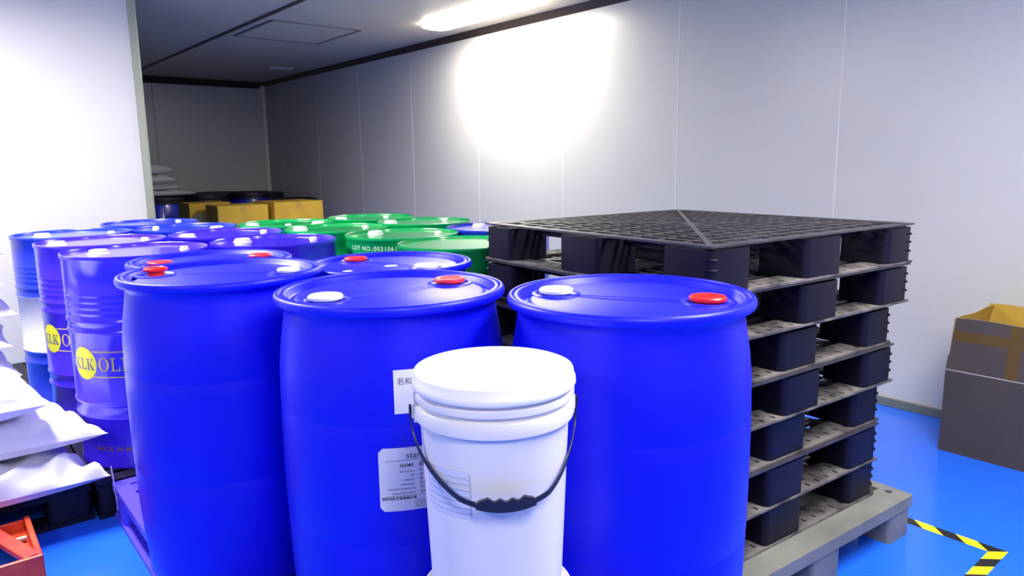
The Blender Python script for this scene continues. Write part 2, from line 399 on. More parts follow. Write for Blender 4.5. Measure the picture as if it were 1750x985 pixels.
# flat carrying pallets under the drums and sacks
def flat_pallet(label, a0, b0, a1, b1, m, H=.15, group=None):
    ca, cb = (a0+a1)/2, (b0+b1)/2; t = empty('pallet', label, 'pallet', W(ca, cb, 0), TH, group)
    hx, hy = (b1-b0)/2, (a1-a0)/2; z0, z1 = H-.03, H-.001
    mb = MB(); e = .055
    mb.prism(rrect(-hx, -hy, hx, -hy+e, .006), z0, z1); mb.prism(rrect(-hx, hy-e, hx, hy, .006), z0, z1)
    mb.box(-hx, -hy+e, z0, -hx+e, hy-e, z1); mb.box(hx-e, -hy+e, z0, hx, hy-e, z1)
    y = -hy+e; i = 0
    while y < hy-e-.03:                             # rows of slots between cross bars
        mb.box(-hx+e, y, z0, hx-e, min(y+.022, hy-e), z1); y2 = min(y+.022+.028, hy-e); x = -hx+e+(.04 if i % 2 else 0)
        while x < hx-e:
            mb.box(x, y+.022, z0, min(x+.025, hx-e), y2, z1-.001); x += .08
        y = y2; i += 1
    mb.build('top_deck', m, t)
    def leg3(n, hh, L): return [(-hh, -hh+L), (-L/2, L/2), (hh-L, hh)]
    for (x0, x1) in leg3(3, hx, .16):
        for (y0, y1) in leg3(3, hy, .16):
            mb = MB(); mb.prism(rrect(x0+.003, y0+.003, x1-.003, y1-.003, .02, 4), .0205, z0); mb.build('block', m, t, smooth=True)
    mb = MB(); w_ = .11
    for q in ((-hx, -hy, hx, -hy+w_), (-hx, -w_/2, hx, w_/2), (-hx, hy-w_, hx, hy)): slot_strip(mb, *q, 0, .020)
    for q in ((-hx, -hy+w_, -hx+w_, -w_/2), (-hx, w_/2, -hx+w_, hy-w_), (hx-w_, -hy+w_, hx, -w_/2), (hx-w_, w_/2, hx, hy-w_)): slot_strip(mb, *q, 0, .020)
    mb.build('bottom_deck', m, t)
    return t
flat_pallet('violet blue slotted plastic pallet at the left, its corner showing beside the front drum', 1.885, .482, 3.083, 1.585, M_['violetp'])
flat_pallet('violet blue plastic pallet under the two front drums and the white pails', .665, .50, 1.865, 1.585, M_['violetp'])
flat_pallet('black plastic pallet under the white sacks on the left', 3.13, -.80, 4.33, .42, M_['black'])
flat_pallet('black plastic pallet under the drums with the yellow oval print', 3.10, .43, 4.29, 1.60, M_['black'])
flat_pallet('black plastic pallet under the white-banded drum by the partition', 4.31, .38, 5.50, 1.55, M_['black'])
flat_pallet('black plastic pallet under the nearer green drums', 2.30, 1.605, 3.485, 2.80, M_['black'])
flat_pallet('black plastic pallet under the farther green drums', 3.49, 1.61, 4.68, 2.78, M_['black'])

# ------------------------------------------------------------------ blue plastic drums
PR = [(0, .012), (.20, .012), (.235, 0), (.262, .004), (.272, .022), (.276, .07), (.282, .15), (.2865, .25), (.2885, .345), (.2868, .352), (.2868, .358), (.289, .366),
      (.2905, .46), (.290, .60), (.2895, .638), (.2880, .644), (.2880, .650), (.289, .657), (.2865, .74), (.280, .80), (.2725, .845), (.270, .862)]
def prad(z):
    for (r0, z0), (r1, z1) in zip(PR[3:], PR[4:]):
        if z0 <= z <= z1: return r0 + (r1-r0)*(z-z0)/(z1-z0)
    return .27
def plastic_drum(label, x, y, z0, capang, sz=1.0, spread=.183, colw='white', rz=0, c2='white', c1='red', lift=0.0, cr=.042):
    t = empty('plastic_drum', label, 'drum', (x, y, z0), 0, 'blue plastic drums with red and white caps')
    ir = math.radians(capang)
    mb = MB()
    prof = PR + [(.268, .880), (.270, .894), (.279, .900), (.2895, .901), (.292, .906), (.292, .915), (.289, .921), (.285, .9235), (.282, .923), (.2795, .917),
                 (.277, .916), (.2745, .921), (.268, .9225), (.262, .918), (.257, .904), (.250, .9005), (.243, .901), (.238, .906), (.232, .9082), (.0, .9082)]
    prof = [(r, z*sz) for r, z in prof]
    mb.lathe(prof, 96)
    b = mb.build('body', M_['drum'], t, smooth=True, auto=math.radians(50))
    # mould line across the top between the two bungs, and raised kidney-shaped fields round each bung
    mb = MB(); ca, sa = math.cos(ir), math.sin(ir)
    def T(p, q): return (p*ca-q*sa, p*sa+q*ca)
    def crv(s, n=18):
        return [(*T(-.13+.26*k/n, s*(.016+.014*math.sin(PI*k/n))), .9085*sz) for k in range(n+1)]
    mb.tube(crv(-1), .0012, 5); mb.tube(crv(.1), .0010, 5)
    mb.build('mould_line', M_['drum'], t, smooth=True)
    for sgn in (1, -1):
        mb = MB(); px, py = T(sgn*spread, 0)
        mb.lathe([(.062, .0), (.060, .0035), (.052, .005), (.0465, .001), (0, .001)], 40, (px, py, .9075*sz))
        mb.build('bung_collar', M_['drum'], t, smooth=True)
    for sgn, cm in ((1, c1), (-1, c2)):
        px, py = T(sgn*spread, 0); zb = .9085*sz; l = lift if sgn == 1 else 0
        mb = MB(); R = cr
        pr = [(R*.72, 0), (R*.72, .004+l), (R, .006+l), (R+.0005, .012+l), (R-.003, .0155+l), (R*.72, .016+l), (R*.66, .0145+l), (0, .0145+l)]
        mb.lathe(pr, 40, (px, py, zb))
        mb.box(px-.024, py-.0025, zb+.0140+l, px+.024, py+.0025, zb+.0162+l)
        n_ = 'red_cap' if cm != 'white' else 'white_cap'
        mb.build(n_, M_[cm], t, smooth=True)['label'] = ('red' if cm != 'white' else 'white') + ' screw cap'
    return t
dL = plastic_drum('big blue plastic drum in front at the left, red cap raised on a stalk', -.883, 2.163, .15, 182, spread=.20, lift=.009, cr=.034)
dM = plastic_drum('big blue plastic drum with two white paper labels behind the white pail', -.311, 1.820, .15, 40, c1='redp')
dR = plastic_drum('big blue plastic drum right of the white pail, before the pallet stack', .280, 1.686, .15, -21)
dRL = plastic_drum('blue plastic drum with two red caps behind the front left drum', -1.135, 2.69, .15, 32, sz=.968, c1='redp', c2='redp', spread=.178)
dRM = plastic_drum('blue plastic drum with paper scraps on its lid behind the labelled drum', -.435, 2.53, .15, 143, sz=.968, c1='redp', spread=.18)
for nm, x, y, r_ in (('paper_scrap', -.425, 2.50, .3), ('paper_scrap', -.552, 2.385, .8)):
    mb = MB(); s = .016 if r_ < .5 else .011; mb.prism(rrect(-s*1.3, -s, s*1.3, s, .002), 0, .0015)
    o = mb.build(nm, M_['white'], None, (x, y, .15+.9082*.968+.0002), r_)
    tag(o, ('larger' if s > .012 else 'smaller') + ' white paper scrap on the lid of the drum behind the labelled one', 'paper scrap', 'paper scraps on a drum lid')
# paper labels on the middle drum
R = .290
def rl(z): return prad(z) + .0008
mb = MB(); wrap_patch(mb, 0, 0, .095, .10, R, math.radians(-81.2), .679, rfun=rl)
lab = mb.build('upper_label', M_['paper'], dM, smooth=True)
mb = MB(); wrap_text(mb, '若和安', .017, R, math.radians(-81.2), .679, dx=.008, dy=.068, rfun=lambda z: rl(z)+.0012); mb.build('lettering', M_['ink'], lab)
mb = MB(); wrap_patch(mb, 0, 0, .15, .152, R, math.radians(-89.3), .447, rad=.010, rfun=rl)
lab = mb.build('lower_label', M_['paper'], dM, smooth=True)
mb = MB(); rf = lambda z: rl(z)+.0012; a0 = math.radians(-89.3)
wrap_text(mb, 'stan', .021, R, a0, .447, dx=.062, dy=.126, rfun=rf)
wrap_text(mb, 'NAME', .0105, R, a0, .447, dx=.078, dy=.106, rfun=rf, right=True, bold=.0002, space=1.15)
wrap_text(mb, '品', .0125, R, a0, .447, dx=.090, dy=.106, rfun=rf, bold=.0002)
for i, s in enumerate(['BATCH NO.', 'NET', 'WEIGHT', 'STANDARD', 'MANUFACTURE DATE', 'EXPIRATION DATE']):
    wrap_text(mb, s, .0062, R, a0, .447, dx=.080, dy=.093-.0105*i, rfun=rf, right=True)
    wrap_text(mb, ['批', '净', '重', '标准', '生产', '保质'][i], .0075, R, a0, .447, dx=.091, dy=.093-.0105*i, rfun=rf)
wrap_text(mb, '若和安新材料有限公司', .0078, R, a0, .447, dx=.082, dy=.028, rfun=rf, right=True, bold=.0002)
for yy in (.1215, .036): wrap_patch(mb, .015, yy, .14, yy+.0007, R, a0, .447, .0002, rfun=rf, n=10)
for k in range(5): wrap_patch(mb, .078, .006+.0045*k, .14, .0068+.0045*k, R, a0, .447, .0002, rfun=rf, n=8)
mb.build('lettering', M_['ink'], lab)
# small label on the rear left drum's shoulder
mb = MB(); wrap_patch(mb, 0, 0, .035, .045, .285, math.radians(-28), .825*.968, rfun=lambda z: .2875)
mb.build('label', M_['paper'], dRL, smooth=True)

# ------------------------------------------------------------------ steel drums
def hoop(z, a=.0055, w_=.011): return [(.2845, z-w_), (.2845+a*.7, z-w_*.5), (.2845+a, z), (.2845+a*.7, z+w_*.5), (.2845, z+w_)]
SP = [(0, .008), (.279, .008), (.281, 0), (.288, 0), (.289, .012), (.2845, .018)]
for z in (.216, .274): SP += hoop(z)
for z in (.574, .618): SP += hoop(z)
for z in (.655, .680, .705, .730): SP += hoop(z, .0018, .009)
SP += [(.2845, .866), (.2885, .870), (.2895, .878), (.2885, .885), (.2855, .886), (.2825, .883), (.2815, .873), (.270, .872), (0, .8725)]
def steel_drum(label, name, m, a, b, caps, group, band=None, bigc='white', z0=.15):
    p = W(a, b, z0); t = empty(name, label, 'drum', p, 0, group)
    mb = MB(); mb.lathe(SP, 80)
    if band:
        mb = MB(); mb.lathe(SP, 80, mf=lambda z: 1 if .277 < z < .574 else 0)
        mb.build('body', [m, M_['bandw']], t, smooth=True, auto=math.radians(45))
    else: mb.build('body', m, t, smooth=True, auto=math.radians(45))
    for kind, rr, ang in caps:
        px, py = rr*math.cos(math.radians(ang)), rr*math.sin(math.radians(ang)); z = .8722
        R = .036 if kind == 'big' else .017; h_ = .017 if kind == 'big' else .013
        mb = MB(); mb.lathe([(R*1.2, 0), (R*1.15, .004), (R*.95, .005), (R*.93, .007), (R, .008), (R, h_*.85), (R*.88, h_), (R*.6, h_), (R*.55, h_*.8), (0, h_*.8)], 36, (px, py, z))
        mb.build('bung_cap' if kind == 'big' else 'vent_cap', M_[bigc], t, smooth=True)
    return t
silver = 'white'
g1 = 'violet blue steel drums'; g2 = 'green steel drums'
k1 = steel_drum('violet blue steel drum nearest the white sacks, yellow oval and large lettering', 'steel_drum', M_['klk'], 3.42, .73, [('big', .15, -167), ('small', .19, 30)], g1)
k2 = steel_drum('violet blue steel drum between the nearest lettered one and the white-banded drum', 'steel_drum', M_['klk'], 4.0, .705, [('big', .19, -150), ('small', .19, 30)], g1)
bw_ = steel_drum('blue steel drum with a broad white band at its middle beside the sacks', 'steel_drum', M_['dblue'], 4.58, .665, [('big', .14, -155), ('small', .19, 25)], 'blue steel drums', band=True)
steel_drum('farthest blue steel drum, standing against the end post of the partition', 'steel_drum', M_['dblue'], 5.1, 1.19, [('small', .2, 60)], 'blue steel drums')
steel_drum('blue steel drum in front of the one at the partition post', 'steel_drum', M_['dblue'], 4.52, 1.24, [('big', .21, -12), ('small', .2, 168)], 'blue steel drums')
steel_drum('violet blue steel drum with white cap at its near left edge, left of green drums', 'steel_drum', M_['klk'], 3.94, 1.29, [('big', .2, -142), ('small', .2, 40)], g1)
steel_drum('violet blue steel drum touching the green drum with a pale stencil behind front drums', 'steel_drum', M_['klk'], 3.36, 1.32, [('big', .17, 168), ('small', .19, 35)], g1)
steel_drum('leftmost green steel drum in front of the cartons', 'steel_drum', M_['green'], 4.35, 1.80, [('big', .21, -151), ('big', .19, 2), ('small', .14, -71)], g2)
gB = steel_drum('green steel drum right behind the violet drums, pale stencil half covered', 'steel_drum', M_['green'], 3.77, 1.85, [('big', .215, 176), ('small', .18, 40)], g2)
steel_drum('farthest green steel drum, nearest the right wall', 'steel_drum', M_['green'], 4.38, 2.40, [('big', .2, -158), ('small', .12, 40)], g2)
steel_drum('green steel drum behind the one with the full stencil, left of a blue one', 'steel_drum', M_['green'], 3.79, 2.45, [('big', .21, -179), ('small', .18, 49)], g2)
gF = steel_drum('green steel drum with the full pale stencil line below its lid', 'steel_drum', M_['green'], 3.19, 1.925, [('big', .18, 149), ('small', .2, 28)], g2)
steel_drum('nearest green steel drum, partly behind the tall black pallet stack', 'steel_drum', M_['green'], 2.61, 1.885, [('small', .2, 20)], g2)
steel_drum('single blue steel drum behind green ones, half hidden by the pallet stack', 'steel_drum', M_['dblue'], 3.12, 2.505, [('big', .19, 127), ('small', .2, -50)], 'blue steel drums')

# serif letters drawn as polygons (unit height)
def glyph(ch):
    P = []
    def rc(x0, y0, x1, y1): P.append([(x0, y0), (x1, y0), (x1, y1), (x0, y1)])
    s = .07
    if ch == 'L': rc(.13, 0, .30, 1); rc(0, 0, .13, s); rc(0, 1-s, .43, 1); rc(.30, 0, .78, s); P.append([(.66, s), (.78, s), (.82, .34), (.77, .34)]); w = .86
    elif ch == 'K':
        rc(.13, 0, .30, 1); rc(0, 0, .43, s); rc(0, 1-s, .43, 1)
        P.append([(.30, .38), (.40, .46), (.82, 1-s), (.72, 1-s)]); P.append([(.38, .50), (.50, .60), (.92, s), (.70, s)]); rc(.60, 1-s, .95, 1); rc(.56, 0, 1.02, s); w = 1.06
    elif ch == 'E':
        rc(.13, 0, .30, 1); rc(0, 0, .13, s); rc(0, 1-s, .13, 1); rc(.30, 0, .74, s); rc(.30, 1-s, .70, 1); rc(.30, .47, .55, .47+s); rc(.66, 1-.28, .70, 1-s); rc(.74, 0, .79, .30); rc(.52, .37, .55, .64); w = .86
    elif ch == 'O':
        n = 28
        for k in range(n):
            q = []
            for (rx, ry), kk in (((.47, .52), k), ((.47, .52), k+1), ((.29, .46), k+1), ((.29, .46), k)):
                a = 2*PI*kk/n; q.append((.47+rx*math.cos(a), .5+ry*math.sin(a)))
            P.append(q)
        w = 1.0
    return P, w
def serif(mb, s, h, R, ang, z0, dx=0, off=.0022, sp=.06, squeeze=.92):
    x = dx
    for ch in s:
        P, w_ = glyph(ch)
        for q in P:
            mb.add([wrapv(x+px*h*squeeze, py*h, R+off, ang, z0) for px, py in q], [(0, 1, 2, 3)])
        x += (w_+sp)*h*squeeze
    return x
def oval(mb, cx, cy, rx, ry, R, ang, z0, off=.0008):
    n = 40; rings = 5; vs = [wrapv(cx, cy, R+off, ang, z0)]
    for j in range(1, rings+1):
        for k in range(n): vs.append(wrapv(cx+rx*j/rings*math.cos(2*PI*k/n), cy+ry*j/rings*math.sin(2*PI*k/n), R+off, ang, z0))
    fs = [(0, 1+k, 1+(k+1) % n) for k in range(n)]
    for j in range(rings-1):
        for k in range(n): a = 1+j*n; fs.append((a+k, a+n+k, a+n+(k+1) % n, a+(k+1) % n))
    mb.add(vs, fs)
def logo(t, a0):
    R = .2850; a = math.radians(a0)
    mb = MB(); oval(mb, 0, 0, .066, .068, R, a, .447); lg = mb.build('oval_print', M_['yellow'], t, smooth=True)
    mb = MB(); serif(mb, 'KLK', .046, R, a, .447-.025, dx=-.062, off=.0014, squeeze=.82); mb.build('lettering', M_['dblue2'], lg)
    mb = MB(); x = serif(mb, 'OLEO', .056, R, a, .447-.028, dx=.076, off=.0014, squeeze=.85)
    for yy in (.050, -.056): wrap_patch(mb, .05 if yy > 0 else .035, yy, .30, yy+.004, R, a, .447, .0012, n=24)
    mb.build('large_lettering', M_['gold'], t)
    mb = MB(); wrap_text(mb, 'MADE IN MALAYSIA', .028, R, a, .085-.01, dx=.02, rfun=lambda z: R+.0012, bold=.0006, space=1.1); mb.build('small_lettering', M_['brownink'], t)
logo(k1, -116); logo(k2, -121.5)
def stencil(t, s, ang, h_=.03, z=.825):
    mb = MB(); wrap_text(mb, s, h_, .2845, math.radians(ang), z, bold=.0002, rfun=lambda z: .2855, space=1.15); mb.build('lettering', M_['stencil'], t)
stencil(gF, 'LOT NO.:0031061', -139); stencil(gB, 'LOT NO.:003 0', -129)

# ------------------------------------------------------------------ white pails
def pail(label, z0, H):
    t = empty('pail', label, 'pail', (-.036, 1.283, z0), math.radians(8), 'stacked white pails')
    e = H
    pr = [(0, .004), (.110, .004), (.113, 0), (.122, 0), (.1245, .006), (.1255, .02), (.1385, e-.092), (.1388, e-.088), (.1475, e-.0875), (.1482, e-.083), (.1478, e-.064), (.1465, e-.061), (.1405, e-.059),
          (.1405, e-.052), (.1475, e-.050), (.1480, e-.047), (.1470, e-.039), (.1410, e-.036), (.1415, e-.014), (.139, e-.014), (.137, e-.045), (0, e-.045)]
    mb = MB(); mb.lathe(pr, 96); mb.build('body', M_['pail'], t, smooth=True, auto=math.radians(35))
    mb = MB()
    mb.lathe([(.1425, e-.029), (.1505, e-.029), (.1520, e-.026), (.1515, e-.017), (.1490, e-.013), (.1478, e-.004), (.1468, e-.001), (.1445, e), (.142, e-.0015), (.1405, e-.003), (0, e-.003)], 96)
    mb.build('lid', M_['lid'], t, smooth=True, auto=math.radians(35))
    for s in (-1, 1):
        mb = MB(); x0 = s*.1395
        mb.box(min(x0, s*.1495), -.018, e-.095, max(x0, s*.1495), .018, e-.035)
        mb.box(min(s*.1495, s*.1535), -.008, e-.090, max(s*.1495, s*.1535), .008, e-.062)
        mb.build('handle_ear', M_['pail'], t, bevel=.003)
    return t
pl = pail('white round pail with lid and black handle, the upper of the two stacked', .5765, .434)
pl2 = pail('lower white pail under the upright pail, only its lid rim showing', .15, .4165)
def bail(t, H, drop=.126):
    piv = .1555; zc = H-.078; n = 48; ex = .74
    def P(x):
        q = math.sqrt(max(0, 1-(x/piv)**2)); rr = math.sqrt(max(.1565**2 - x*x, 0))
        return -rr*min(1, q*1.15), zc - drop*q**ex, q
    mb = MB(); vs = []
    for k in range(n+1):
        x = -piv*math.cos(PI*k/n); y, z, q = P(x); a = math.atan2(y, x) if q > .02 else (PI if x < 0 else 0)
        nx, ny = math.cos(a), math.sin(a)
        # strap section: flat against the pail, its height stays square to the run of the strap
        x2 = -piv*math.cos(PI*min(k+1, n)/n); x1 = -piv*math.cos(PI*max(k-1, 0)/n); y2, z2, _ = P(x2); y1, z1, _ = P(x1)
        d = Vector((x2-x1, y2-y1, z2-z1)).normalized(); nn = Vector((nx, ny, 0)); up = d.cross(nn).normalized()
        if up.z < 0 and abs(x) < piv*.9: up = -up
        c = Vector((x, y, z)); w_ = .0048
        for (i, j) in ((-1, -1), (1, -1), (1, 1), (-1, 1)): vs.append(c + nn*.0014*i + up*w_*j)
    # keep ring order consistent
    fs = [(0, 1, 2, 3), tuple(n*4+i for i in (3, 2, 1, 0))]
    for k in range(1, n+1):
        p0 = vs[(k-1)*4:(k-1)*4+4]; p1 = vs[k*4:k*4+4]
        if (p0[0]-p1[0]).length > (p0[0]-p1[3]).length: vs[k*4:k*4+4] = [p1[3], p1[2], p1[1], p1[0]]
    for k in range(n):
        for i in range(4): fs.append((k*4+i, k*4+(i+1) % 4, (k+1)*4+(i+1) % 4, (k+1)*4+i))
    mb.add(vs, fs)
    for s in (-1, 1): mb.box(s*piv-.003, -.0055, zc-.006, s*piv+.003, .0055, zc+.012)
    o = mb.build('handle', M_['blackrub'], t, bevel=.0006)
    mb = MB(); m = 40; x0, x1 = -.052, .052; vs = []
    for k in range(m+1):
        x = x0+(x1-x0)*k/m; e = min(1, min(k, m-k)/4.0)
        top = .0045 + (.0115 + .0024*math.cos(2*PI*5*k/m))*e; y, z, q = P(x)
        for (dy, zz) in ((-.001, z-.0046), (-.0085, z-.0046), (-.0085, z+top), (-.001, z+top)): vs.append((x, y+dy, zz))
    fs = [(0, 1, 2, 3), tuple(m*4+i for i in (3, 2, 1, 0))]
    for k in range(m):
        for i in range(4): fs.append((k*4+i, k*4+(i+1) % 4, (k+1)*4+(i+1) % 4, (k+1)*4+i))
    mb.add(vs, fs); mb.build('grip', M_['blackrub'], o)
bail(pl, .434); bail(pl2, .4165)
# pale film label with lines on the upper pail
pr_ = lambda z: .1255+(z-.02)/(.434-.124)*(.0130) + .0004
ang = math.radians(-151)-math.radians(8)
mb = MB(); wrap_patch(mb, 0, 0, .104, .088, .135, ang, .195, t=.0004, rad=.006, rfun=pr_, n=24); lab = mb.build('label', mat('pale_film_label', (.66, .68, .80), .35), pl, smooth=True)
mb = MB(); rf = lambda z: pr_(z)+.0006
for k in range(7): wrap_patch(mb, .002, .008+.011*k, .102, .0086+.011*k, .135, ang, .195, .0002, rfun=rf, n=14)
wrap_patch(mb, .1025, .006, .1032, .083, .135, ang, .195, .0002, rfun=rf, n=2)
for s, dx, dy in (('标准制品', .004, .079), ('BATCH NO', .030, .057), ('NET WT', .034, .046), ('kg 净重', .060, .035)): wrap_text(mb, s, .006, .135, ang, .195, dx=dx, dy=dy, rfun=rf)
mb.build('lettering', M_['greyink'], lab)

# ------------------------------------------------------------------ sacks
def sack(name, label, a, b, z, la, lb, h_, m, seed, rz=0, group=None, peak=1.0, wr=1.0, taper=0.0):
    """filled sack: pillow with pinched pointed corners and creases; la along A, lb along B"""
    rnd = random.Random(seed); nx, ny = 56, 40; mb = MB()
    ph = [rnd.uniform(0, 6.28) for _ in range(8)]; fr = [rnd.uniform(5, 15) for _ in range(8)]
    def hgt(u, v):
        e = (1-abs(u)**3.6)*(1-abs(v)**3.6); e = max(e, 0)**.5
        return e
    vs = []
    for side in (1, -1):
        for j in range(ny+1):
            for i in range(nx+1):
                u = -1+2*i/nx; v = -1+2*j/ny; e = hgt(u, v)
                # waist the edges so that corners stick out
                k = 1-.07*(1-abs(u*1.0)**2)*(abs(v)**6); k2 = 1-.05*(1-abs(v)**2)*(abs(u)**6)
                x = u*lb/2*k2*(1-(taper*(v+1)/2 if u > 0 else 0)); y = v*la/2*k
                cr = 0
                for q in range(4): cr += math.sin(fr[q]*u+fr[q+4]*v*(1 if q % 2 else -1)+ph[q])
                rg = (1-abs(math.sin(4.3*u+6.1*v+ph[0]+.9*math.sin(3*v+ph[1]))))**3 + (1-abs(math.sin(6.7*u-3.9*v+ph[2]+.8*math.sin(4*u+ph[3]))))**4 + .6*(1-abs(math.sin(11*u+2.5*v+ph[4])))**3
                edge = 1-(1-abs(u)**3)*(1-abs(v)**3)
                cr = cr*(.0030+.0075*edge)*wr*e + math.sin(38*u+ph[5]+5*v)*.0022*edge*e*wr + rg*.0042*e*wr*(.35+.65*edge)
                if side == 1: zz = h_*.40 + h_*.60*e*peak*(.94+.06*math.sin(2.2*u+ph[6])) + cr
                else: zz = h_*.40*(1-e) 
                vs.append((x, y, zz))
    N = (nx+1)*(ny+1); fs = []
    for j in range(ny):
        for i in range(nx):
            a_ = j*(nx+1)+i; q = (a_, a_+1, a_+nx+2, a_+nx+1); fs.append(q); fs.append(tuple(x+N for x in reversed(q)))
    for i in range(nx):
        for j0 in (0, ny): a_ = j0*(nx+1)+i; fs.append((a_, a_+1, a_+1+N, a_+N))
    for j in range(ny):
        for i0 in (0, nx): a_ = j*(nx+1)+i0; fs.append((a_, a_+nx+1, a_+nx+1+N, a_+N))
    mb.add(vs, fs)
    o = mb.build(name, m, None, W(a, b, z), TH+rz, smooth=True, auto=math.radians(80))
    return tag(o, label, 'sack', group)
gs = 'white sacks in the front pile'
s1 = sack('sack', 'wrinkled white sack at the bottom of the front pile, cord hanging from corner', 3.31, .045, .1505, .58, .85, .126, M_['sack'], 3, .02, gs, wr=2.6, taper=.30)
s2 = sack('sack', 'white sack of the front pile with its sharp corner pointing at the drum', 3.42, .075, .291, .58, .86, .130, M_['sack'], 5, -.03, gs, taper=.32)
s3 = sack('sack', 'plump white sack lying on the front pile, over the pointed one', 3.40, -.10, .430, .55, .80, .165, M_['sack'], 8, .07, gs, peak=1.1)
mb = MB(); c = W(3.03, .478, 0); mb.tube([(c.x, c.y, .235), (c.x+.006, c.y-.004, .19), (c.x+.004, c.y, .14), (c.x+.010, c.y-.002, .10), (c.x+.007, c.y, .055)], .0028, 6)
o = mb.build('cord', M_['cord'], None); tag(o, 'thin cord end hanging from the lowest front sack', 'cord')
gb = 'white sacks in the rear pile'
BO = ['lowest', 'second lowest', 'third lowest', 'fourth lowest', 'third highest', 'second highest', 'topmost']
for k in range(7):
    sack('sack', 'greyish white sack of the pile at the left picture edge, ' + BO[k], 4.03+.01*(k % 2), -.12+(.03, .0, .015, .01, .03, .01, .02)[k], .1505+.138*k, .54, .78, .127, M_['sack'], 20+k, (.02, -.03, .04, -.02, .03, -.04, .02)[k], gb, wr=1.7)

# ------------------------------------------------------------------ red steel dolly frame
t = empty('dolly', 'red painted steel frame with a slanting brace on the floor before the sacks', 'dolly', W(2.68, .20, 0), TH)
def ub(name, pts, w_, z0, z1, m='redsteel'):
    mb = MB(); mb.bar(pts[0], pts[1], w_, z0, z1); return mb.build(name, M_[m], t, bevel=.004)
# local x = along B (right), y = along A (away); origin at the near right corner
ub('front_beam', ((-.56, .008), (.0, .008)), .016, .035, .125)
ub('side_beam', ((-.009, .017), (-.009, .372)), .018, .035, .120)
ub('rear_beam', ((-.56, .365), (-.019, .365)), .014, .035, .112)
ub('side_beam', ((-.551, .017), (-.551, .357)), .018, .035, .118)
ub('diagonal_brace', ((-.128, .350), (-.030, .028)), .048, .100, .122)
mb = MB(); mb.prism([(-.019, .06), (-.019, .357), (-.118, .357)], .070, .075); mb.build('corner_plate', M_['redsteel'], t)
mb = MB(); mb.tube([(-.062, .255, .0852), (-.024, .255, .0852)], .010, 12); mb.build('axle', M_['rawsteel'], t)
for x, y in ((-.06, .06), (-.06, .32), (-.5, .06), (-.5, .32)):
    mb = MB(); mb.lathe([(0, -.012), (.014, -.012), (.0175, -.008), (.0175, .008), (.014, .012), (0, .012)], 20)
    o = mb.build('wheel', M_['blackrub'], t, (x, y, .0178), smooth=True); o.rotation_euler = (PI/2, 0, 0)

# ------------------------------------------------------------------ brown open carton at the right
t = empty('carton', 'tall grey brown carton with its flaps standing open by the right wall', 'carton', W(.87, 3.86, 0), TH)
hx, hy, Hc, Hf = .215, .325, .400, .245; th_ = .004
def wallbox(mb, x0, y0, x1, y1, z0, z1, mi=0): mb.box(x0, y0, z0, x1, y1, z1, mi)
mb = MB(); wallbox(mb, -hx, -hy, -hx+th_, hy, 0, Hc); wallbox(mb, hx-th_, -hy, hx, hy, 0, Hc)
wallbox(mb, -hx+th_, -hy, hx-th_, -hy+th_, 0, Hc); wallbox(mb, -hx+th_, hy-th_, hx-th_, hy, 0, Hc); mb.box(-hx+th_, -hy+th_, 0, hx-th_, hy-th_, th_)
mb.build('body', M_['brown'], t)
def flap(pts_lo, pts_hi, nrm, name='flap'):
    mb = MB(); n = Vector(nrm)*th_
    a, b = [Vector(p) for p in pts_lo]; c, d = [Vector(p) for p in pts_hi]
    m = 8; vs = []
    for k in range(m+1):
        s = k/m; lo = a.lerp(b, s); hi = d.lerp(c, s); hi = hi + Vector((0, 0, .004*math.sin(s*9)))
        vs += [lo, hi, hi+n, lo+n]
    fs = []; mi = []
    for k in range(m):
        q = k*4
        mb.add([vs[q+i] for i in (0, 1)] + [vs[q+4+i] for i in (1, 0)], [(0, 1, 2, 3)], 0)
        mb.add([vs[q+3], vs[q+2], vs[q+6], vs[q+7]], [(0, 1, 2, 3)], 1)
        mb.add([vs[q+1], vs[q+2], vs[q+6], vs[q+5]], [(0, 1, 2, 3)], 2)
    for q in (0, m*4): mb.add(vs[q:q+4], [(0, 1, 2, 3)], 2)
    me = bpy.data.meshes.new(name)
    return mb.build(name, [M_['brown'], M_['browni'], M_['crease']], t)
z = Hc+.0005
flap([(-hx, hy, z), (-hx, -hy, z)], [(-hx+.022, -hy+.0, z+Hf), (-hx+.022, hy-.012, z+Hf)], (1, 0, 0))
flap([(hx-.002, -hy, z), (hx-.002, hy, z)], [(hx-.0, hy-.03, z+Hf+.015), (hx-.0, -hy, z+Hf+.015)], (-1, 0, 0))
flap([(hx-.01, hy, z), (-hx+.006, hy, z)], [(-hx+.006, hy-.014, z+Hf-.004), (hx-.01, hy-.05, z+Hf+.012)], (0, -1, 0))
flap([(-hx+.01, -hy, z), (hx-.01, -hy, z)], [(hx-.01, -hy+.02, z+Hf-.01), (-hx+.01, -hy+.02, z+Hf-.01)], (0, 1, 0))
mb = MB(); mb.box(-hx-.0012, -hy+.002, Hc-.0025, -hx-.0001, hy-.002, Hc+.0018); mb.build('crease', M_['crease'], t)
mb = MB()
def lean(z_): return -hx + .022*(z_-Hc)/Hf - .0006
for y0, y1, za, zb, o_ in ((.04, .088, Hc+.003, Hc+Hf-.003, .0005), (-hy+.01, hy-.02, Hc+.140, Hc+.188, 0)):
    mb.add([(lean(za)-o_, y0, za), (lean(za)-o_, y1, za), (lean(zb)-o_, y1, zb), (lean(zb)-o_, y0, zb), (lean(za)-o_+.0004, y0, za), (lean(za)-o_+.0004, y1, za), (lean(zb)-o_+.0004, y1, zb), (lean(zb)-o_+.0004, y0, zb)],
           [(0, 1, 2, 3), (7, 6, 5, 4), (0, 1, 5, 4), (2, 3, 7, 6), (1, 2, 6, 5), (0, 3, 7, 4)])
mb.build('packing_tape', mat('clear_brown_tape', (.12, .075, .03), .2), t)

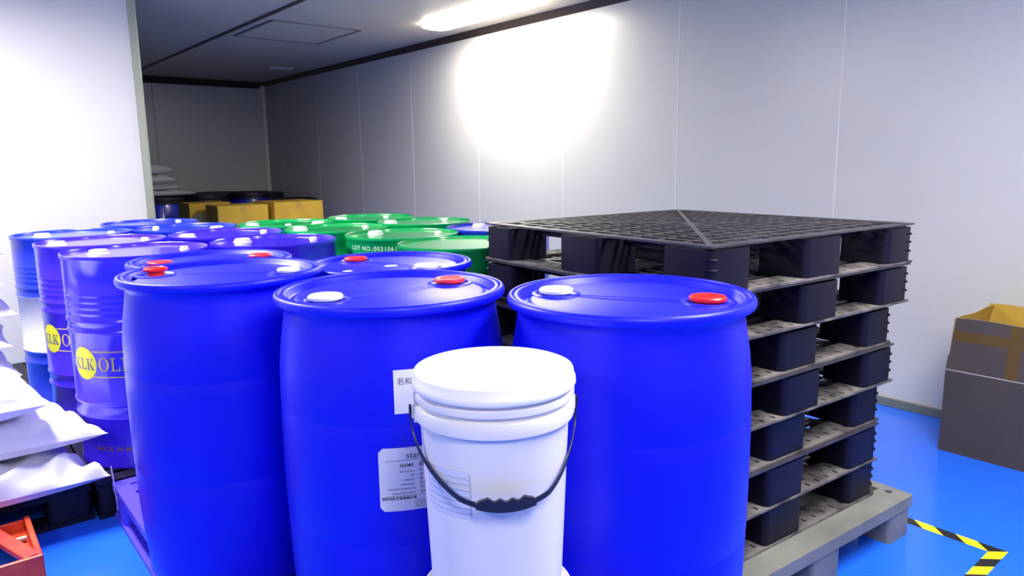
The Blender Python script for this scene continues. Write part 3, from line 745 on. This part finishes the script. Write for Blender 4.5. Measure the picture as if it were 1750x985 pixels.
# ------------------------------------------------------------------ cartons at the back
def carton(label, a, b, z0, la, lb, h_, rz=0, labelpos=None):
    t = empty('carton', label, 'carton', W(a, b, z0), TH+rz, 'yellow brown closed cartons at the back')
    mb = MB(); mb.box(-lb/2, -la/2, 0, lb/2, la/2, h_-.004); mb.build('body', M_['carton'], t, bevel=.004)
    for s in (-1, 1):
        mb = MB(); mb.box(min(s*.002, s*lb/2), -la/2+.001, h_-.0038, max(s*.002, s*lb/2), la/2-.001, h_); mb.build('flap', M_['carton'], t)
    mb = MB(); mb.box(-.028, -la/2-.0006, h_+.0001, .028, la/2+.0006, h_+.0006); mb.box(-.028, -la/2-.0008, h_-.07, .028, -la/2-.0001, h_)
    mb.build('packing_tape', mat('tan_tape', (.48, .32, .05), .3), t)
    if labelpos:
        mb = MB(); mb.box(-lb/2+.03, -la/2-.0012, h_-.22, lb/2-.05, -la/2-.0002, h_-.11); mb.build('label', M_['cartonlab'], t)
    return t
carton('yellow brown carton at the left of the back group, pale label on its side', 8.08, 2.43, 0, .42, .42, 1.012, -.02, True)
carton('yellow brown carton standing foremost in the middle of the back group', 7.53, 2.585, 0, .44, .50, 1.0, -.05)
carton('yellow brown carton at the right of the back group, beside the right wall', 7.60, 3.165, 0, .52, .555, 1.012, .05)

# ------------------------------------------------------------------ barrels with black lids far back
def barrel(label, a, b, H=1.0, R=.27, m='dblue2'):
    t = empty('barrel', label, 'barrel', W(a, b, 0), 0, 'black-lidded barrels at the far end')
    mb = MB(); mb.lathe([(0, 0), (R-.02, 0), (R-.01, .01), (R, .2), (R+.006, .5), (R, H-.12), (R-.02, H-.06), (R-.03, H-.055), (R-.03, H-.03), (0, H-.03)], 48); mb.build('body', M_[m], t, smooth=True)
    mb = MB(); mb.lathe([(R-.029, H-.055), (R+.004, H-.055), (R+.006, H-.048), (R+.004, H-.01), (R-.01, H), (R-.04, H-.002), (R-.05, H-.010), (0, H-.008)], 48); mb.build('lid', M_['darkdrum'], t, smooth=True)
    mb = MB(); mb.lathe([(R+.0062, H-.080), (R+.012, H-.078), (R+.012, H-.060), (R+.0062, H-.058), (R-.0, H-.069)], 48); mb.build('clamp_ring', M_['darkdrum'], t, smooth=True)
    return t
dbl = 'dblue2'
barrel('dark blue barrel with black lid beside the partition edge at the far end', 8.95, 2.20, 1.06, m='dblue')
barrel('black-lidded barrel behind the left carton, second from the left', 9.15, 2.76, 1.06)
barrel('black-lidded barrel at the far end, third from the left', 9.25, 3.34, 1.07)
barrel('low black-lidded barrel at the far end nearest the right wall', 8.90, 3.80, .98)
barrel('black-lidded barrel against the end wall under the white sheets', 9.75, 2.52, 1.07)
barrel('black-lidded barrel against the end wall in the middle', 9.85, 3.14, 1.06)
barrel('black-lidded barrel in the far right corner', 9.80, 3.73, 1.04)
# folded white sacks heaped on them
for k, (b, zz_, lb, h_, m) in enumerate([(2.05, 1.0605, 1.00, .075, 'sack2'), (2.02, 1.130, .84, .07, 'sack2'), (2.02, 1.195, .66, .12, 'sack2'), (2.03, 1.305, .58, .13, 'sack2')]):
    sack('folded_sack', 'flat grey white folded sack heaped on the far barrels, ' + ['lowest', 'second from below', 'third from below', 'topmost'][k], 8.95, b, zz_, .5, lb, h_, M_[m], 60+k, .03*k, 'folded sacks on the far barrels', wr=.8)

# ------------------------------------------------------------------ hazard tape on the floor
t = empty('floor_tape', 'yellow and black striped hazard tape turning a corner on the blue floor', 'marking tape', W(.70, 2.81, 0), TH)
def tape(x0, y0, x1, y1, along, z):
    """striped strip: slanting bands clipped to the strip; along 'y' or 'x'"""
    mb = MB(); L = (y1-y0) if along == 'y' else (x1-x0); w_ = (x1-x0) if along == 'y' else (y1-y0); st = .072; sk = .05
    def clip(poly, lim, keep):
        out = []
        for i in range(len(poly)):
            p, q = poly[i], poly[(i+1) % len(poly)]; ip, iq = keep(p[0]), keep(q[0])
            if ip: out.append(p)
            if ip != iq: tt = (lim-p[0])/(q[0]-p[0]); out.append((lim, p[1]+(q[1]-p[1])*tt))
        return out
    for k in range(-2, int(L/st)+2):
        a, b = k*st, (k+1)*st
        quad = clip([(a, 0), (b, 0), (b+sk, w_), (a+sk, w_)], 0, lambda v: v >= 0)
        if len(quad) > 2: quad = clip(quad, L, lambda v: v <= L)
        if len(quad) < 3: continue
        pts = [(x0+y, y0+x) if along == 'y' else (x1-x, y0+y) for x, y in quad]; n = len(pts)
        mb.add([(x, y, .0002) for x, y in pts] + [(x, y, z) for x, y in pts], [tuple(range(n)), tuple(range(2*n-1, n-1, -1))] + [(i, (i+1) % n, n+(i+1) % n, n+i) for i in range(n)], k % 2)
    return mb
HM = [mat('hazard_yellow', (.85, .80, .01), .35), mat('hazard_black', (.012, .012, .014), .4)]
tape(-.024, .024, .024, 1.25, 'y', .0008).build('tape_strip', HM, t)
tape(-1.2, -.024, .024, .024, 'x', .0010).build('tape_strip', HM, t)
